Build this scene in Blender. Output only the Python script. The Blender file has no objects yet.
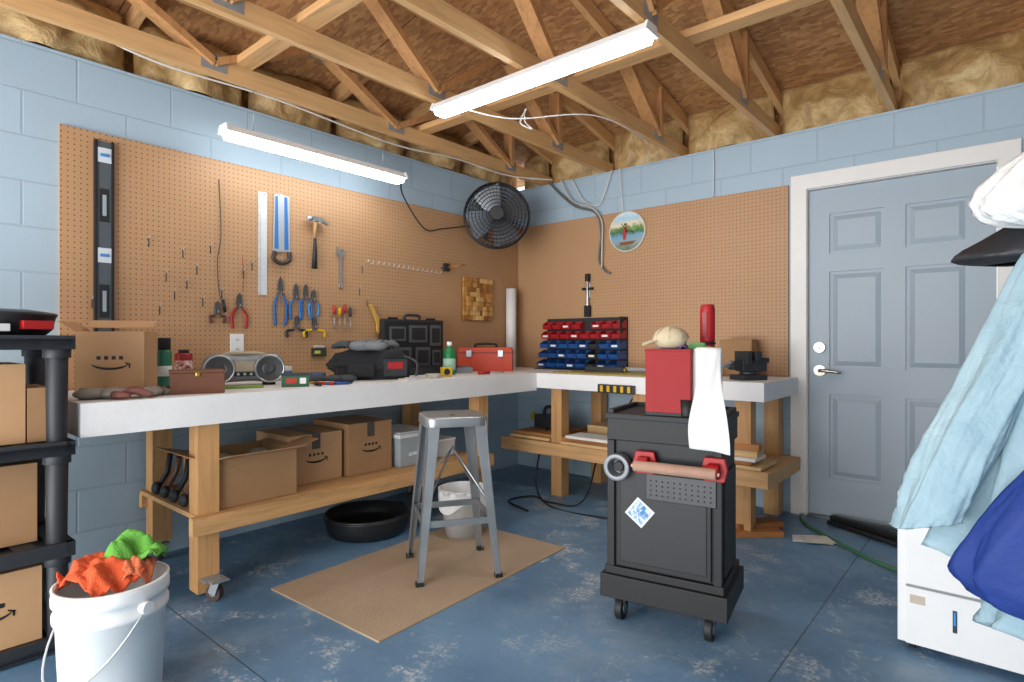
import bpy, bmesh, math, random
from mathutils import Vector, Matrix, noise
random.seed(7)
R=math.radians; pi=math.pi
SC=bpy.context.scene.collection
try: bpy.context.scene.view_settings.view_transform='Standard'
except Exception: pass

# ------------------------------------------------------------------ materials
def lin(c):
    if isinstance(c,str):
        c=[int(c[i:i+2],16)/255 for i in (0,2,4)]
    return tuple((x/12.92 if x<=.04045 else ((x+.055)/1.055)**2.4) for x in c[:3])+(1,)
class NT:
    def __init__(s,name):
        s.m=bpy.data.materials.new(name); s.m.use_nodes=True
        s.t=s.m.node_tree; s.n=s.t.nodes; s.b=s.n['Principled BSDF']
    def new(s,t,**k):
        n=s.n.new(t)
        for a,v in k.items(): setattr(n,a,v)
        return n
    def l(s,a,b): s.t.links.new(a,b)
    def math(s,op,a,b=None,c=None):
        n=s.new('ShaderNodeMath',operation=op)
        for i,v in enumerate((a,b,c)):
            if v is None: continue
            if isinstance(v,(int,float)): n.inputs[i].default_value=v
            else: s.l(v,n.inputs[i])
        return n.outputs[0]
    def mix(s,f,a,b):
        n=s.new('ShaderNodeMix',data_type='RGBA')
        if isinstance(f,(int,float)): n.inputs[0].default_value=f
        else: s.l(f,n.inputs[0])
        for i,v in ((6,a),(7,b)):
            if isinstance(v,tuple): n.inputs[i].default_value=v
            else: s.l(v,n.inputs[i])
        return n.outputs[2]
    def coord(s,sc=(1,1,1),kind='Object'):
        tc=s.new('ShaderNodeTexCoord'); mp=s.new('ShaderNodeMapping')
        mp.inputs['Scale'].default_value=sc
        s.l(tc.outputs[kind],mp.inputs['Vector']); return mp.outputs[0]
    def noise(s,vec,scale,detail=4,rough=.6,dist=0):
        n=s.new('ShaderNodeTexNoise'); n.inputs['Scale'].default_value=scale
        n.inputs['Detail'].default_value=detail; n.inputs['Roughness'].default_value=rough
        n.inputs['Distortion'].default_value=dist
        s.l(vec,n.inputs['Vector']); return n.outputs[0]
    def ramp(s,f,stops):
        n=s.new('ShaderNodeValToRGB'); e=n.color_ramp.elements
        e[0].position=stops[0][0]; e[0].color=stops[0][1]
        e[1].position=stops[1][0]; e[1].color=stops[1][1]
        for p,c in stops[2:]:
            k=e.new(p); k.color=c
        s.l(f,n.inputs[0]); return n.outputs[0]
    def bump(s,h,st=.3,d=.01):
        n=s.new('ShaderNodeBump'); n.inputs['Strength'].default_value=st; n.inputs['Distance'].default_value=d
        s.l(h,n.inputs['Height']); s.l(n.outputs[0],s.b.inputs['Normal'])
def dark(c,k): return (min(c[0]*k,1),min(c[1]*k,1),min(c[2]*k,1),1)
_c={}
def M(col,rough=.5,metal=0,var=.12,vs=12,bump=0,bs=60,alpha=1,trans=0):
    key=(col,rough,metal,var,vs,bump,alpha,trans)
    if key in _c: return _c[key]
    n=NT('mat_'+col+'_%d'%len(_c)); c=lin(col)
    v=n.coord(); f=n.noise(v,vs)
    n.l(n.mix(f,dark(c,1-var*1.6),dark(c,1+var)),n.b.inputs['Base Color'])
    n.b.inputs['Roughness'].default_value=rough; n.b.inputs['Metallic'].default_value=metal
    if trans: n.b.inputs['Transmission Weight'].default_value=trans
    if bump: n.bump(n.noise(v,bs),bump,.01)
    _c[key]=n.m; return n.m
def wood(col,axis='x',k=.35,rough=.6,name=None):
    key=('w',col,axis,k)
    if key in _c: return _c[key]
    n=NT('wood_'+col+axis); c=lin(col)
    sc={'x':(1.2,16,16),'y':(16,1.2,16),'z':(16,16,1.2)}[axis]
    v=n.coord(sc); f=n.noise(v,2.2,6,.65,.6)
    v2=n.coord(); f2=n.noise(v2,2.5,3)
    a=n.ramp(f,[(.3,dark(c,1-k)),(.7,dark(c,1.12)),(.5,c)])
    b=n.mix(n.math('MULTIPLY',f2,.35),a,dark(c,.6))
    n.l(b,n.b.inputs['Base Color']); n.b.inputs['Roughness'].default_value=rough
    n.bump(f,.15,.004); _c[key]=n.m; return n.m
def emis(col,st):
    n=NT('tube_glow'); c=lin(col); n.b.inputs['Base Color'].default_value=c
    n.b.inputs['Emission Color'].default_value=c; n.b.inputs['Emission Strength'].default_value=st
    return n.m
def pegboard(u):
    n=NT('pegboard_'+'xyz'[u]); v=n.coord(); sp=n.new('ShaderNodeSeparateXYZ'); n.l(v,sp.inputs[0])
    def cell(o): return n.math('SUBTRACT',n.math('FRACT',n.math('DIVIDE',o,.0254)),.5)
    a=cell(sp.outputs[u]); b=cell(sp.outputs[2])
    d=n.math('SQRT',n.math('ADD',n.math('MULTIPLY',a,a),n.math('MULTIPLY',b,b)))
    h=n.math('LESS_THAN',d,.13)
    c=lin('bb9169'); f=n.noise(v,3,5); f2=n.noise(v,150,2)
    base=n.mix(f,dark(c,.88),dark(c,1.1)); base=n.mix(n.math('MULTIPLY',f2,.25),base,dark(c,.75))
    n.l(n.mix(h,base,dark(c,.2)),n.b.inputs['Base Color']); n.b.inputs['Roughness'].default_value=.55
    n.bump(n.math('SUBTRACT',1,h),.4,.003); return n.m
def blocks(u,col='abc0ce'):
    n=NT('painted_block_'+'xyz'[u]); v=n.coord(); sp=n.new('ShaderNodeSeparateXYZ'); n.l(v,sp.inputs[0])
    cb=n.new('ShaderNodeCombineXYZ'); n.l(sp.outputs[u],cb.inputs[0]); n.l(n.math('ADD',sp.outputs[2],.01),cb.inputs[1])
    br=n.new('ShaderNodeTexBrick'); n.l(cb.outputs[0],br.inputs['Vector'])
    br.inputs['Scale'].default_value=1; br.inputs['Brick Width'].default_value=.406; br.inputs['Row Height'].default_value=.203
    br.inputs['Mortar Size'].default_value=.006; br.inputs['Mortar Smooth'].default_value=.6
    c=lin(col); br.inputs['Color1'].default_value=c; br.inputs['Color2'].default_value=dark(c,.95); br.inputs['Mortar'].default_value=dark(c,.84)
    f=n.noise(v,2.2,5); col2=n.mix(n.math('MULTIPLY',f,.3),br.outputs[0],dark(c,.75))
    n.l(col2,n.b.inputs['Base Color']); n.b.inputs['Roughness'].default_value=.6
    g=n.noise(v,90,4); h=n.math('ADD',n.math('MULTIPLY',g,.3),n.math('SUBTRACT',1,br.outputs['Fac']))
    n.bump(h,.35,.005); return n.m
def floor_mat():
    n=NT('painted_concrete'); v=n.coord(); f=n.noise(v,1.1,5,.55); f2=n.noise(v,4,10,.78,.2); f3=n.noise(v,60,6,.7); f5=n.noise(v,.8,3,.5)
    base=n.mix(n.ramp(f,[(.38,(0,0,0,1)),(.62,(1,1,1,1))]),lin('4d7192'),lin('6f95b5'))
    base=n.mix(n.math('MULTIPLY',f3,.35),base,lin('4f6c86'))
    f4=n.noise(v,1.7,9,.8,.2); base=n.mix(n.math('MULTIPLY',n.ramp(f4,[(.50,(0,0,0,1)),(.66,(1,1,1,1))]),.5),base,lin('93a5b3'))
    w=n.ramp(f2,[(.53,(0,0,0,1)),(.60,(1,1,1,1))])
    w=n.math('MULTIPLY',w,n.ramp(f3,[(.44,(0,0,0,1)),(.54,(1,1,1,1))]))
    w=n.math('MULTIPLY',w,n.ramp(f5,[(.38,(.15,.15,.15,1)),(.58,(1,1,1,1))]))
    base=n.mix(n.math('MULTIPLY',w,.75),base,lin('d3d6d4'))
    vs=n.coord((1,7,1)); fs=n.noise(vs,4,8,.8,.3); base=n.mix(n.math('MULTIPLY',n.ramp(fs,[(.63,(0,0,0,1)),(.68,(1,1,1,1))]),.35),base,lin('bcc4c8'))
    vs2=n.coord((6,1,1)); fs2=n.noise(vs2,3,8,.8,.3); base=n.mix(n.math('MULTIPLY',n.ramp(fs2,[(.62,(0,0,0,1)),(.68,(1,1,1,1))]),.35),base,lin('34485a'))
    sp=n.new('ShaderNodeSeparateXYZ'); n.l(v,sp.inputs[0])
    j1=n.math('LESS_THAN',n.math('ABSOLUTE',n.math('SUBTRACT',sp.outputs[0],2.76)),.003)
    j2=n.math('LESS_THAN',n.math('ABSOLUTE',n.math('ADD',sp.outputs[1],3.1)),.003)
    j=n.math('MAXIMUM',j1,j2)
    base=n.mix(n.math('MULTIPLY',j,.7),base,lin('2a3a46'))
    n.l(base,n.b.inputs['Base Color']); n.l(n.ramp(f2,[(.3,(.28,.28,.28,1)),(.7,(.6,.6,.6,1))]),n.b.inputs['Roughness'])
    n.bump(n.math('SUBTRACT',n.math('MULTIPLY',f3,.3),j),.3,.004); return n.m
def osb():
    n=NT('osb_sheathing'); v=n.coord(); vo=n.new('ShaderNodeTexVoronoi'); vo.inputs['Scale'].default_value=22
    vo2=n.coord((1,2.2,1)); n.l(vo2,vo.inputs['Vector']); sp=n.new('ShaderNodeSeparateColor'); n.l(vo.outputs['Color'],sp.inputs[0])
    f=n.noise(v,2,4); a=n.ramp(sp.outputs[0],[(0,lin('9c6d47')),(1,lin('d3a26b')),(.5,lin('b88755'))])
    a=n.mix(n.math('MULTIPLY',f,.5),a,lin('92653e'))
    s2=n.new('ShaderNodeSeparateXYZ'); n.l(v,s2.inputs[0])
    jj=n.math('LESS_THAN',n.math('ABSOLUTE',n.math('SUBTRACT',n.math('FRACT',n.math('DIVIDE',s2.outputs[1],1.22)),.5)),.003)
    a=n.mix(n.math('MULTIPLY',jj,.8),a,lin('2e1e12'))
    n.l(a,n.b.inputs['Base Color']); n.b.inputs['Roughness'].default_value=.75; return n.m
def insul():
    n=NT('kraft_insulation'); v=n.coord(); f=n.noise(v,6,7,.7,.8); f2=n.noise(v,30,5,.7)
    a=n.ramp(f,[(.32,lin('7c5a36')),(.68,lin('e8cf9b')),(.5,lin('bb9762'))]); a=n.mix(n.math('MULTIPLY',f2,.5),a,lin('cfae76'))
    n.l(a,n.b.inputs['Base Color']); n.b.inputs['Roughness'].default_value=.4; n.bump(f,.8,.03); return n.m
def multi(name,cols,scale=9,rough=.5):
    n=NT(name); v=n.coord(); f=n.noise(v,scale,5,.7,1.5)
    st=[(.3+.4*i/(len(cols)-1),lin(c)) for i,c in enumerate(cols)]
    n.l(n.ramp(f,[st[0],st[-1]]+st[1:-1]),n.b.inputs['Base Color']); n.b.inputs['Roughness'].default_value=rough; return n.m

WHITE=M('ebebe9',.45,var=.05); BLACK=M('17181a',.6); BLK2=M('26282b',.65); STEEL=M('b9bdc0',.3,.85,var=.1); GALV=M('a3a9ad',.45,.5,var=.15,vs=30)
RED=M('a50a12',.5); CARD=M('b88f66',.8,var=.08,vs=5); CARD2=M('a17a54',.8,var=.1,vs=5); TAPE=M('4e463d',.4)
PINEX=wood('d8a973','x'); PINEY=wood('d3a26a','y'); PINEZ=wood('c8935e','z'); LEGZ=wood('cb9963','z',.3); PLY=wood('cc9f6a','y')
BWHITE=M('ebeae8',.5,var=.07,vs=5,bump=.15,bs=30)

# ------------------------------------------------------------------ builder
class B:
    def __init__(s): s.v=[];s.f=[];s.mi=[];s.sm=[];s.mats=[]
    def _m(s,m):
        if m not in s.mats: s.mats.append(m)
        return s.mats.index(m)
    def add(s,vs,fs,m,smooth=False,T=None):
        o=len(s.v); i=s._m(m)
        for p in vs:
            p=Vector(p); s.v.append(T@p if T else p)
        for f in fs: s.f.append([o+k for k in f]); s.mi.append(i); s.sm.append(smooth)
        return s
    def box(s,c,d,m,rot=None,taper=1):
        x,y,z=[k/2 for k in d]; t=taper
        vs=[(-x,-y,-z),(x,-y,-z),(x,y,-z),(-x,y,-z),(-x*t,-y*t,z),(x*t,-y*t,z),(x*t,y*t,z),(-x*t,y*t,z)]
        T=Matrix.Translation(c)
        if rot is not None: T=T@(Matrix.Rotation(rot[2],4,'Z')@Matrix.Rotation(rot[1],4,'Y')@Matrix.Rotation(rot[0],4,'X'))
        s.add(vs,[(0,3,2,1),(4,5,6,7),(0,1,5,4),(1,2,6,5),(2,3,7,6),(3,0,4,7)],m,False,T); return s
    def bb(s,a,b,m):
        return s.box([(a[i]+b[i])/2 for i in range(3)],[abs(b[i]-a[i]) for i in range(3)],m)
    def beam(s,p,q,w,h,m,up=(0,0,1)):
        p=Vector(p);q=Vector(q);d=(q-p);L=d.length;d.normalize();u=Vector(up)
        if abs(d.dot(u))>.98:u=Vector((1,0,0)) if abs(d.x)<.9 else Vector((0,0,1))
        a=d.cross(u).normalized();b=a.cross(d)
        vs=[];
        for e in (p,q):
            for sa,sb in((-1,-1),(1,-1),(1,1),(-1,1)): vs.append(e+a*sa*w/2+b*sb*h/2)
        s.add(vs,[(0,1,2,3),(7,6,5,4),(0,4,5,1),(1,5,6,2),(2,6,7,3),(3,7,4,0)],m); return s
    def cyl(s,p,q,r0,m,r1=None,n=20,caps=True):
        if r1 is None:r1=r0
        p=Vector(p);q=Vector(q);d=(q-p).normalized();u=Vector((0,0,1)) if abs(d.z)<.9 else Vector((1,0,0))
        a=d.cross(u).normalized();b=a.cross(d).normalized(); A=[];
        for e,r in((p,r0),(q,r1)):
            for i in range(n):
                t=2*pi*i/n;A.append(e+a*r*math.cos(t)+b*r*math.sin(t))
        s.add(A,[(i,(i+1)%n,n+(i+1)%n,n+i) for i in range(n)],m,True)
        if caps: s.add(A,[list(range(n))[::-1],list(range(n,2*n))],m)
        return s
    def tube(s,pts,r,m,n=8,close=False):
        P=[Vector(p) for p in pts];N=len(P);A=[];pa=None
        for i in range(N):
            if close:t=(P[(i+1)%N]-P[i-1]).normalized()
            else:t=(P[min(i+1,N-1)]-P[max(i-1,0)]).normalized()
            if pa is None:
                u=Vector((0,0,1)) if abs(t.z)<.9 else Vector((1,0,0)); pa=t.cross(u).normalized()
            else: pa=(pa-t*pa.dot(t)).normalized()
            b=t.cross(pa); rr=r[i] if isinstance(r,(list,tuple)) else r
            for k in range(n):
                g=2*pi*k/n;A.append(P[i]+pa*rr*math.cos(g)+b*rr*math.sin(g))
        F=[]
        for i in range(N if close else N-1):
            j=(i+1)%N
            for k in range(n): F.append((i*n+k,i*n+(k+1)%n,j*n+(k+1)%n,j*n+k))
        s.add(A,F,m,True)
        if not close: s.add(A,[list(range(n))[::-1],list(range((N-1)*n,N*n))],m)
        return s
    def ring(s,c,r,t,m,T=None,n=28,k=6):
        P=[Vector((c[0]+r*math.cos(2*pi*i/n),c[1],c[2]+r*math.sin(2*pi*i/n))) for i in range(n)]
        if T: P=[T@p for p in P]
        return s.tube(P,t,m,k,True)
    def lathe(s,prof,m,n=32,T=None,c=(0,0,0)):
        A=[];F=[]
        for r,z in prof:
            for i in range(n):
                t=2*pi*i/n;A.append((c[0]+r*math.cos(t),c[1]+r*math.sin(t),c[2]+z))
        for j in range(len(prof)-1):
            for i in range(n): F.append((j*n+i,j*n+(i+1)%n,(j+1)*n+(i+1)%n,(j+1)*n+i))
        s.add(A,F,m,True,T); return s
    def prism(s,poly,y0,y1,m,T=None):   # polygon in local xz extruded along y
        n=len(poly);A=[(a,y0,b) for a,b in poly]+[(a,y1,b) for a,b in poly]
        s.add(A,[list(range(n)),list(range(n,2*n))[::-1]]+[(i,n+i,n+(i+1)%n,(i+1)%n) for i in range(n)],m,False,T); return s
    def sprism(s,poly,x0,x1,m,T=None):  # polygon in yz extruded along x
        n=len(poly);A=[(x0,a,b) for a,b in poly]+[(x1,a,b) for a,b in poly]
        s.add(A,[list(range(n)),list(range(n,2*n))[::-1]]+[(i,n+i,n+(i+1)%n,(i+1)%n) for i in range(n)],m,False,T); return s
    def ell(s,c,r,m,n=20,k=12,amp=0,fr=3,seed=0,T=None):
        A=[];F=[]
        for j in range(k+1):
            ph=-pi/2+pi*j/k
            for i in range(n):
                t=2*pi*i/n;d=Vector((math.cos(ph)*math.cos(t),math.cos(ph)*math.sin(t),math.sin(ph)))
                g=1+amp*noise.noise(d*fr+Vector((seed,seed*2,3)))
                A.append((c[0]+d.x*r[0]*g,c[1]+d.y*r[1]*g,c[2]+d.z*r[2]*g))
        for j in range(k):
            for i in range(n):F.append((j*n+i,j*n+(i+1)%n,(j+1)*n+(i+1)%n,(j+1)*n+i))
        s.add(A,F,m,True,T); return s
    def surf(s,fn,nu,nv,m,smooth=True,T=None):
        A=[fn(i/nu,j/nv) for j in range(nv+1) for i in range(nu+1)];w=nu+1
        s.add(A,[(j*w+i,j*w+i+1,(j+1)*w+i+1,(j+1)*w+i) for j in range(nv) for i in range(nu)],m,smooth,T); return s
    def done(s,name,loc=(0,0,0),rz=0,bevel=0,thick=0,sub=0,rot=None,scale=1):
        me=bpy.data.meshes.new(name);me.from_pydata([tuple(v*scale) for v in s.v],[],s.f)
        for m in s.mats: me.materials.append(m)
        me.polygons.foreach_set('material_index',s.mi);me.polygons.foreach_set('use_smooth',s.sm)
        me.update()
        bm=bmesh.new();bm.from_mesh(me);bmesh.ops.remove_doubles(bm,verts=bm.verts,dist=1e-6)
        if not thick: bmesh.ops.recalc_face_normals(bm,faces=bm.faces)
        bm.to_mesh(me);bm.free()
        o=bpy.data.objects.new(name,me);SC.objects.link(o);o.location=loc
        o.rotation_euler=rot if rot else (0,0,rz)
        if thick:
            q=o.modifiers.new('t','SOLIDIFY');q.thickness=thick;q.offset=0
        if sub:
            q=o.modifiers.new('s','SUBSURF');q.levels=sub;q.render_levels=sub
        if bevel:
            q=o.modifiers.new('b','BEVEL');q.width=bevel;q.segments=2;q.limit_method='ANGLE';q.angle_limit=R(45)
        return o
def catmull(P,k=6):
    P=[Vector(p) for p in P];o=[]
    for i in range(len(P)-1):
        a=P[max(i-1,0)];b=P[i];c=P[i+1];d=P[min(i+2,len(P)-1)]
        for j in range(k):
            t=j/k;o.append(.5*((2*b)+(c-a)*t+(2*a-5*b+4*c-d)*t*t+(3*b-a-3*c+d)*t**3))
    o.append(P[-1]);return o

# ------------------------------------------------------------------ room shell
RX=3.85; FY=-6.6
B().bb((-.2,FY,-.1),(RX+.15,.2,0),floor_mat()).done('floor')
BL0=blocks(0);BL1=blocks(1)
B().bb((-.2,FY,0),(0,.2,2.44),BL1).done('wall_left')
DX0,DX1=2.385,3.30
b=B();b.bb((0,0,0),(DX0-.02,.2,2.44),BL0);b.bb((DX1+.02,0,0),(RX+.15,.2,2.44),BL0);b.bb((DX0-.02,0,2.07),(DX1+.02,.2,2.44),BL0);b.done('wall_back')
B().bb((RX,FY,0),(RX+.15,0,2.44),BL1).done('wall_right')
SL=.21
def roofz(x,y): return 2.80+SL*min(x,-y)
OS=osb()
# hip roof: one slope rises from the back wall, one from the left wall
b=B();e=RX+.6
for pts in([(-.6,.6),(e,.6),(e,-e)],[(-.6,.6),(e,-e),(e,-7.2),(-.6,-7.2)]):
    vs=[(x,y,roofz(x,y)) for x,y in pts];n=len(vs);vs+=[(x,y,z+.02) for x,y,z in vs]
    b.add(vs,[list(range(n)),list(range(n,2*n))[::-1]]+[(i,(i+1)%n,n+(i+1)%n,n+i) for i in range(n)],OS)
b.done('ceiling')
b=B();x=RX+.02;pl=[(.2,2.44),(.2,2.73),(-x,roofz(x,-x)),(FY,roofz(x,FY)),(FY,2.44)]
vs=[(x,y,z) for y,z in pl]+[(x+.1,y,z) for y,z in pl]
b.add(vs,[(0,1,2,3,4),(9,8,7,6,5)]+[(i,(i+1)%5,5+(i+1)%5,5+i) for i in range(5)],OS);b.done('wall_gable_right')
b=B();b.bb((-.1,.22,2.44),(RX+.1,.25,2.72),OS);b.bb((-.25,FY,2.44),(-.22,.25,2.72),OS);b.done('wall_eave')
INS=insul()
TX=[.28,.89,1.52,2.17,2.83,3.47]
b=B();xs=[0]+TX+[RX]
for i in range(len(xs)-1):
    x0,x1=xs[i]+.025,xs[i+1]-.025
    def fn(u,v,x0=x0,x1=x1,i=i):
        x=x0+(x1-x0)*u; z=2.445+.325*v
        bul=(max(math.sin(pi*u),0))**.5*(max(math.sin(pi*min(.15+.85*v,1)),0))**.5
        nz=noise.noise(Vector((x*5,i*3.1,z*6)))*.06+noise.noise(Vector((x*13,i*3.1,z*15)))*.025
        return (x,.12-.13*abs(bul)+nz*(.3+abs(bul)),z)
    b.surf(fn,26,16,INS)
b.done('insulation_eave')
b=B();ys=[-.6*k for k in range(10)]
for i in range(len(ys)-1):
    y0,y1=ys[i]-.02,ys[i+1]+.02
    def fn(u,v,y0=y0,y1=y1,i=i):
        y=y0+(y1-y0)*u;z=2.445+.325*v
        bul=(max(math.sin(pi*u),0))**.5*(max(math.sin(pi*min(.15+.85*v,1)),0))**.5
        nz=noise.noise(Vector((y*5,i*2.7,z*6)))*.06+noise.noise(Vector((y*13,i*2.7,z*15)))*.025
        return (-.12+.15*bul-nz*(.3+bul),y,z)
    b.surf(fn,22,16,INS)
b.done('insulation_side')
PZ=wood('dcae76','y',.25)
for k,x in enumerate(TX):
    b=B();W=.038
    b.bb((x-W/2,.12,2.441),(x+W/2,-6.5,2.53),PZ)
    tz=lambda y:roofz(x,y)-.058
    b.beam((x,.30,tz(.30)),(x,-x,tz(-x)),W,.089,PZ);b.beam((x,-x,tz(-x)),(x,-6.5,tz(-6.5)),W,.089,PZ)
    off=[0,.2,-.1,.15,.05,.1][k]
    y=-.45-off
    b.beam((x,y,2.5),(x,y,tz(y)),W*.98,.089,PINEZ,up=(1,0,0))
    while y>-6.2:
        yt=y-.55;yb=y-1.15
        b.beam((x,y,2.5),(x,yt,tz(yt)),W*.98,.085,PINEZ,up=(1,0,0));b.beam((x,yb,2.5),(x,yt,tz(yt)),W*.98,.085,PINEZ,up=(1,0,0))
        for sx in(-1,1): b.box((x+sx*(W/2+.001),y,2.505),(.002,.13,.085),GALV);b.box((x+sx*(W/2+.001),yt,tz(yt)-.01),(.002,.12,.085),GALV)
        y=yb
    b.done('roof_truss',bevel=.002)
b=B()
for k in range(1,10): y=-.6*k;b.beam((-.2,y,roofz(-.2,y)-.05),(.25,y,roofz(.25,y)-.05),.038,.089,PINEX)
b.done('jack_rafters')
b=B()
for y in(-1.35,-2.6): b.bb((.14,y-.045,2.531),(RX-.05,y+.045,2.569),PINEX)
b.done('truss_brace_board')
B().bb((0.001,-3.32,.8705),(.018,-.02,2.10),pegboard(1)).done('pegboard')
B().bb((.02,-.018,.8705),(2.27,-.001,2.10),pegboard(0)).done('pegboard')

# ------------------------------------------------------------------ door
DC=M('9fadb8',.42,var=.03,vs=3);TR=M('e9e6e2',.45,var=.04)
b=B();y=.02
z0,z1=.015,2.045
b.bb((DX0,y+.012,z0),(DX1,y+.045,z1),DC)
px=[(DX0+.115,DX0+.405),(DX0+.51,DX0+.80)];pz=[(.25,.77),(.93,1.53),(1.64,1.89)]
xs=[DX0,px[0][0],px[0][1],px[1][0],px[1][1],DX1]
for a,c in((xs[0],xs[1]),(xs[2],xs[3]),(xs[4],xs[5])): b.bb((a,y,z0),(c,y+.02,z1),DC)
zz=[z0]+[k for p in pz for k in p]+[z1]
for i in range(0,8,2):
    for a,c in px: b.bb((a,y,zz[i]),(c,y+.02,zz[i+1]),DC)
for a,c in px:
    for d,e in pz:
        cx,cz=(a+c)/2,(d+e)/2;w,h=(c-a)/2,(e-d)/2
        o=[(-1,-1),(1,-1),(1,1),(-1,1)]
        A=[(cx+s*(w-.018),y+.012,cz+t*(h-.018)) for s,t in o]+[(cx+s*(w-.045),y+.002,cz+t*(h-.045)) for s,t in o]
        b.add(A,[(4,5,6,7)]+[(i,(i+1)%4,4+(i+1)%4,4+i) for i in range(4)],DC)
NK=M('b9b2a4',.25,.95)
b.cyl((2.447,y,1.06),(2.447,y-.02,1.06),.032,NK);b.cyl((2.447,y-.02,1.06),(2.447,y-.03,1.06),.02,NK);b.box((2.447,y-.04,1.06),(.006,.02,.03),NK)
b.cyl((2.447,y,.915),(2.447,y-.012,.915),.034,NK);b.cyl((2.447,y,.915),(2.447,y-.055,.915),.011,NK)
b.tube([(2.447,y-.05,.915),(2.48,y-.055,.917),(2.55,y-.055,.91),(2.575,y-.05,.905)],[.01,.011,.009,.006],NK)
for z in(.25,1.05,1.83): b.cyl((DX1+.002,y-.004,z-.045),(DX1+.002,y-.004,z+.045),.007,NK)
b.done('door_1')
b=B();b.bb((DX0-.10,-.022,0),(DX0-.006,-.001,2.06),TR);b.bb((DX1+.006,-.022,0),(DX1+.10,-.001,2.06),TR);b.bb((DX0-.10,-.022,2.056),(DX1+.10,-.001,2.15),TR)
b.bb((DX0-.019,0,0),(DX0-.003,.12,2.055),TR);b.bb((DX1+.003,0,0),(DX1+.019,.12,2.055),TR);b.bb((DX0-.019,0,2.052),(DX1+.019,.12,2.068),TR);b.done('trim_1',bevel=.003)
B().bb((DX0,-.02,.001),(DX1,.15,.014),M('8a8d90',.35,.8)).done('trim_2')

# ------------------------------------------------------------------ lights
def shop_light(name,p,L,axis,st):
    b=B();HW=M('f0f0ee',.4,var=.02)
    b.prism([(-.055,0),(-.035,.035),(.035,.035),(.055,0),(.045,-.004),(-.045,-.004)],-L/2,L/2,HW)
    b.prism([(-.058,-.002),(-.04,.04),(.04,.04),(.058,-.002)],-L/2-.012,-L/2,HW);b.prism([(-.058,-.002),(-.04,.04),(.04,.04),(.058,-.002)],L/2,L/2+.012,HW)
    E=emis('f3faff',st)
    b.prism([(-.05,-.005),(.05,-.005),(.034,-.03),(-.034,-.03)],-L/2+.01,L/2-.01,E)
    for e in(-1,1):
        b.tube([(0,e*(L/2-.15),.036),(0,e*(L/2-.15),p[3]-p[2])],.0022,STEEL,6)
    b.done(name,p[:3],0 if axis=='y' else R(90))
shop_light('added_shop_light',(.27,-2.11,2.175,2.441),1.15,'y',15)
shop_light('added_shop_light',(1.55,-1.78,2.39,2.441),1.30,'x',20)
shop_light('added_shop_light',(1.9,-4.6,2.36,2.441),1.22,'x',18)  # extra fixture behind the camera, unseen, added for general fill

# ------------------------------------------------------------------ benches
b=B()
b.bb((.025,-3.415,.83),(.76,-.7,.87),BWHITE)
b.bb((.025,-.7,.83),(.76,-.025,.87),BWHITE)
b.bb((.76,-.70,.83),(2.33,-.025,.87),BWHITE)
b.bb((.722,-3.415,.745),(.759,-.70,.83),BWHITE)
b.bb((.722,-.699,.765),(2.33,-.662,.83),BWHITE)
b.bb((.03,-3.415,.745),(.722,-3.377,.83),BWHITE)
b.bb((2.292,-.662,.765),(2.33,-.03,.83),BWHITE)
def leg(x,y,z0=.0,w=.089): b.bb((x-w/2,y-w/2,z0),(x+w/2,y+w/2,.829),LEGZ)
for x,y in((.676,-2.95),(.676,-1.22),(.09,-2.93),(.09,-1.3)): leg(x,y,.10 if x<.2 else .02)
for x in(.9,1.55,2.2):
    for y in(-.61,-.09): leg(x,y)
b.bb((.04,-3.0,.335),(.72,-1.24,.355),PLY);b.bb((.722,-3.03,.28),(.76,-1.16,.356),PINEY);b.bb((.03,-3.0,.27),(.068,-1.24,.335),PINEY)
b.bb((.45,-.66,.35),(2.32,-.05,.37),PINEX);b.bb((.42,-.70,.29),(2.35,-.662,.38),PINEX);b.bb((2.32,-.66,.29),(2.35,-.05,.37),PINEX);b.bb((.42,-.66,.29),(.45,-.05,.37),PINEX)
def caster(b,x,y,z=0,r=.038,ang=0):
    c,s_=math.cos(ang),math.sin(ang)
    b.cyl((x-s_*.014,y+c*.014,z+r),(x+s_*.014,y-c*.014,z+r),r,M('4a3a36',.5),n=24);b.cyl((x-s_*.017,y+c*.017,z+r),(x+s_*.017,y-c*.017,z+r),.014,STEEL)
    for e in(-1,1): b.beam((x-e*s_*.02,y+e*c*.02,z+r),(x-e*s_*.02+c*.02,y+e*c*.02+s_*.02,z+2*r+.02),.004,.035,GALV,up=(c,s_,0))
    b.box((x+c*.015,y+s_*.015,z+2*r+.02),(.07,.07,.006),GALV)
caster(b,.78,-2.95,0,.034,.5);caster(b,.09,-2.93,0,.034);caster(b,.09,-1.3,0,.034);b.box((.75,-2.95,.085),(.07,.08,.006),GALV)
b.done('corner_workbench',bevel=.003)
b=B();WB=wood('dfbb85','x',.25);WB2=wood('bb7c44','x',.3);WB3=M('e9e5dc',.5)
b.bb((.47,-.655,.381),(.84,-.10,.40),WB);b.bb((.46,-.60,.401),(.84,-.15,.42),WB2)
b.bb((.96,-.69,.381),(2.31,-.40,.40),WB);b.bb((.5,-.55,.3705),(2.14,-.15,.381),WB2);b.bb((.95,-.66,.401),(2.25,-.45,.425),WB2);b.bb((1.0,-.69,.426),(2.28,-.5,.445),WB3);b.bb((.97,-.36,.382),(1.5,-.12,.48),WB);b.bb((1.6,-.655,.446),(2.28,-.56,.48),WB);b.bb((1.7,-.66,.481),(2.29,-.6,.52),WB2)
b.done('lumber_stack',bevel=.002)
b=B();YL=M('d8ac1c',.4);b.box((0,0,0),(.26,.03,.055),M('26272a',.4))
for k in range(5): b.box((-.1+k*.05,-.016,0),(.022,.004,.04),YL)
b.done('power_strip',(1.42,-.718,.79),0,bevel=.003)
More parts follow.
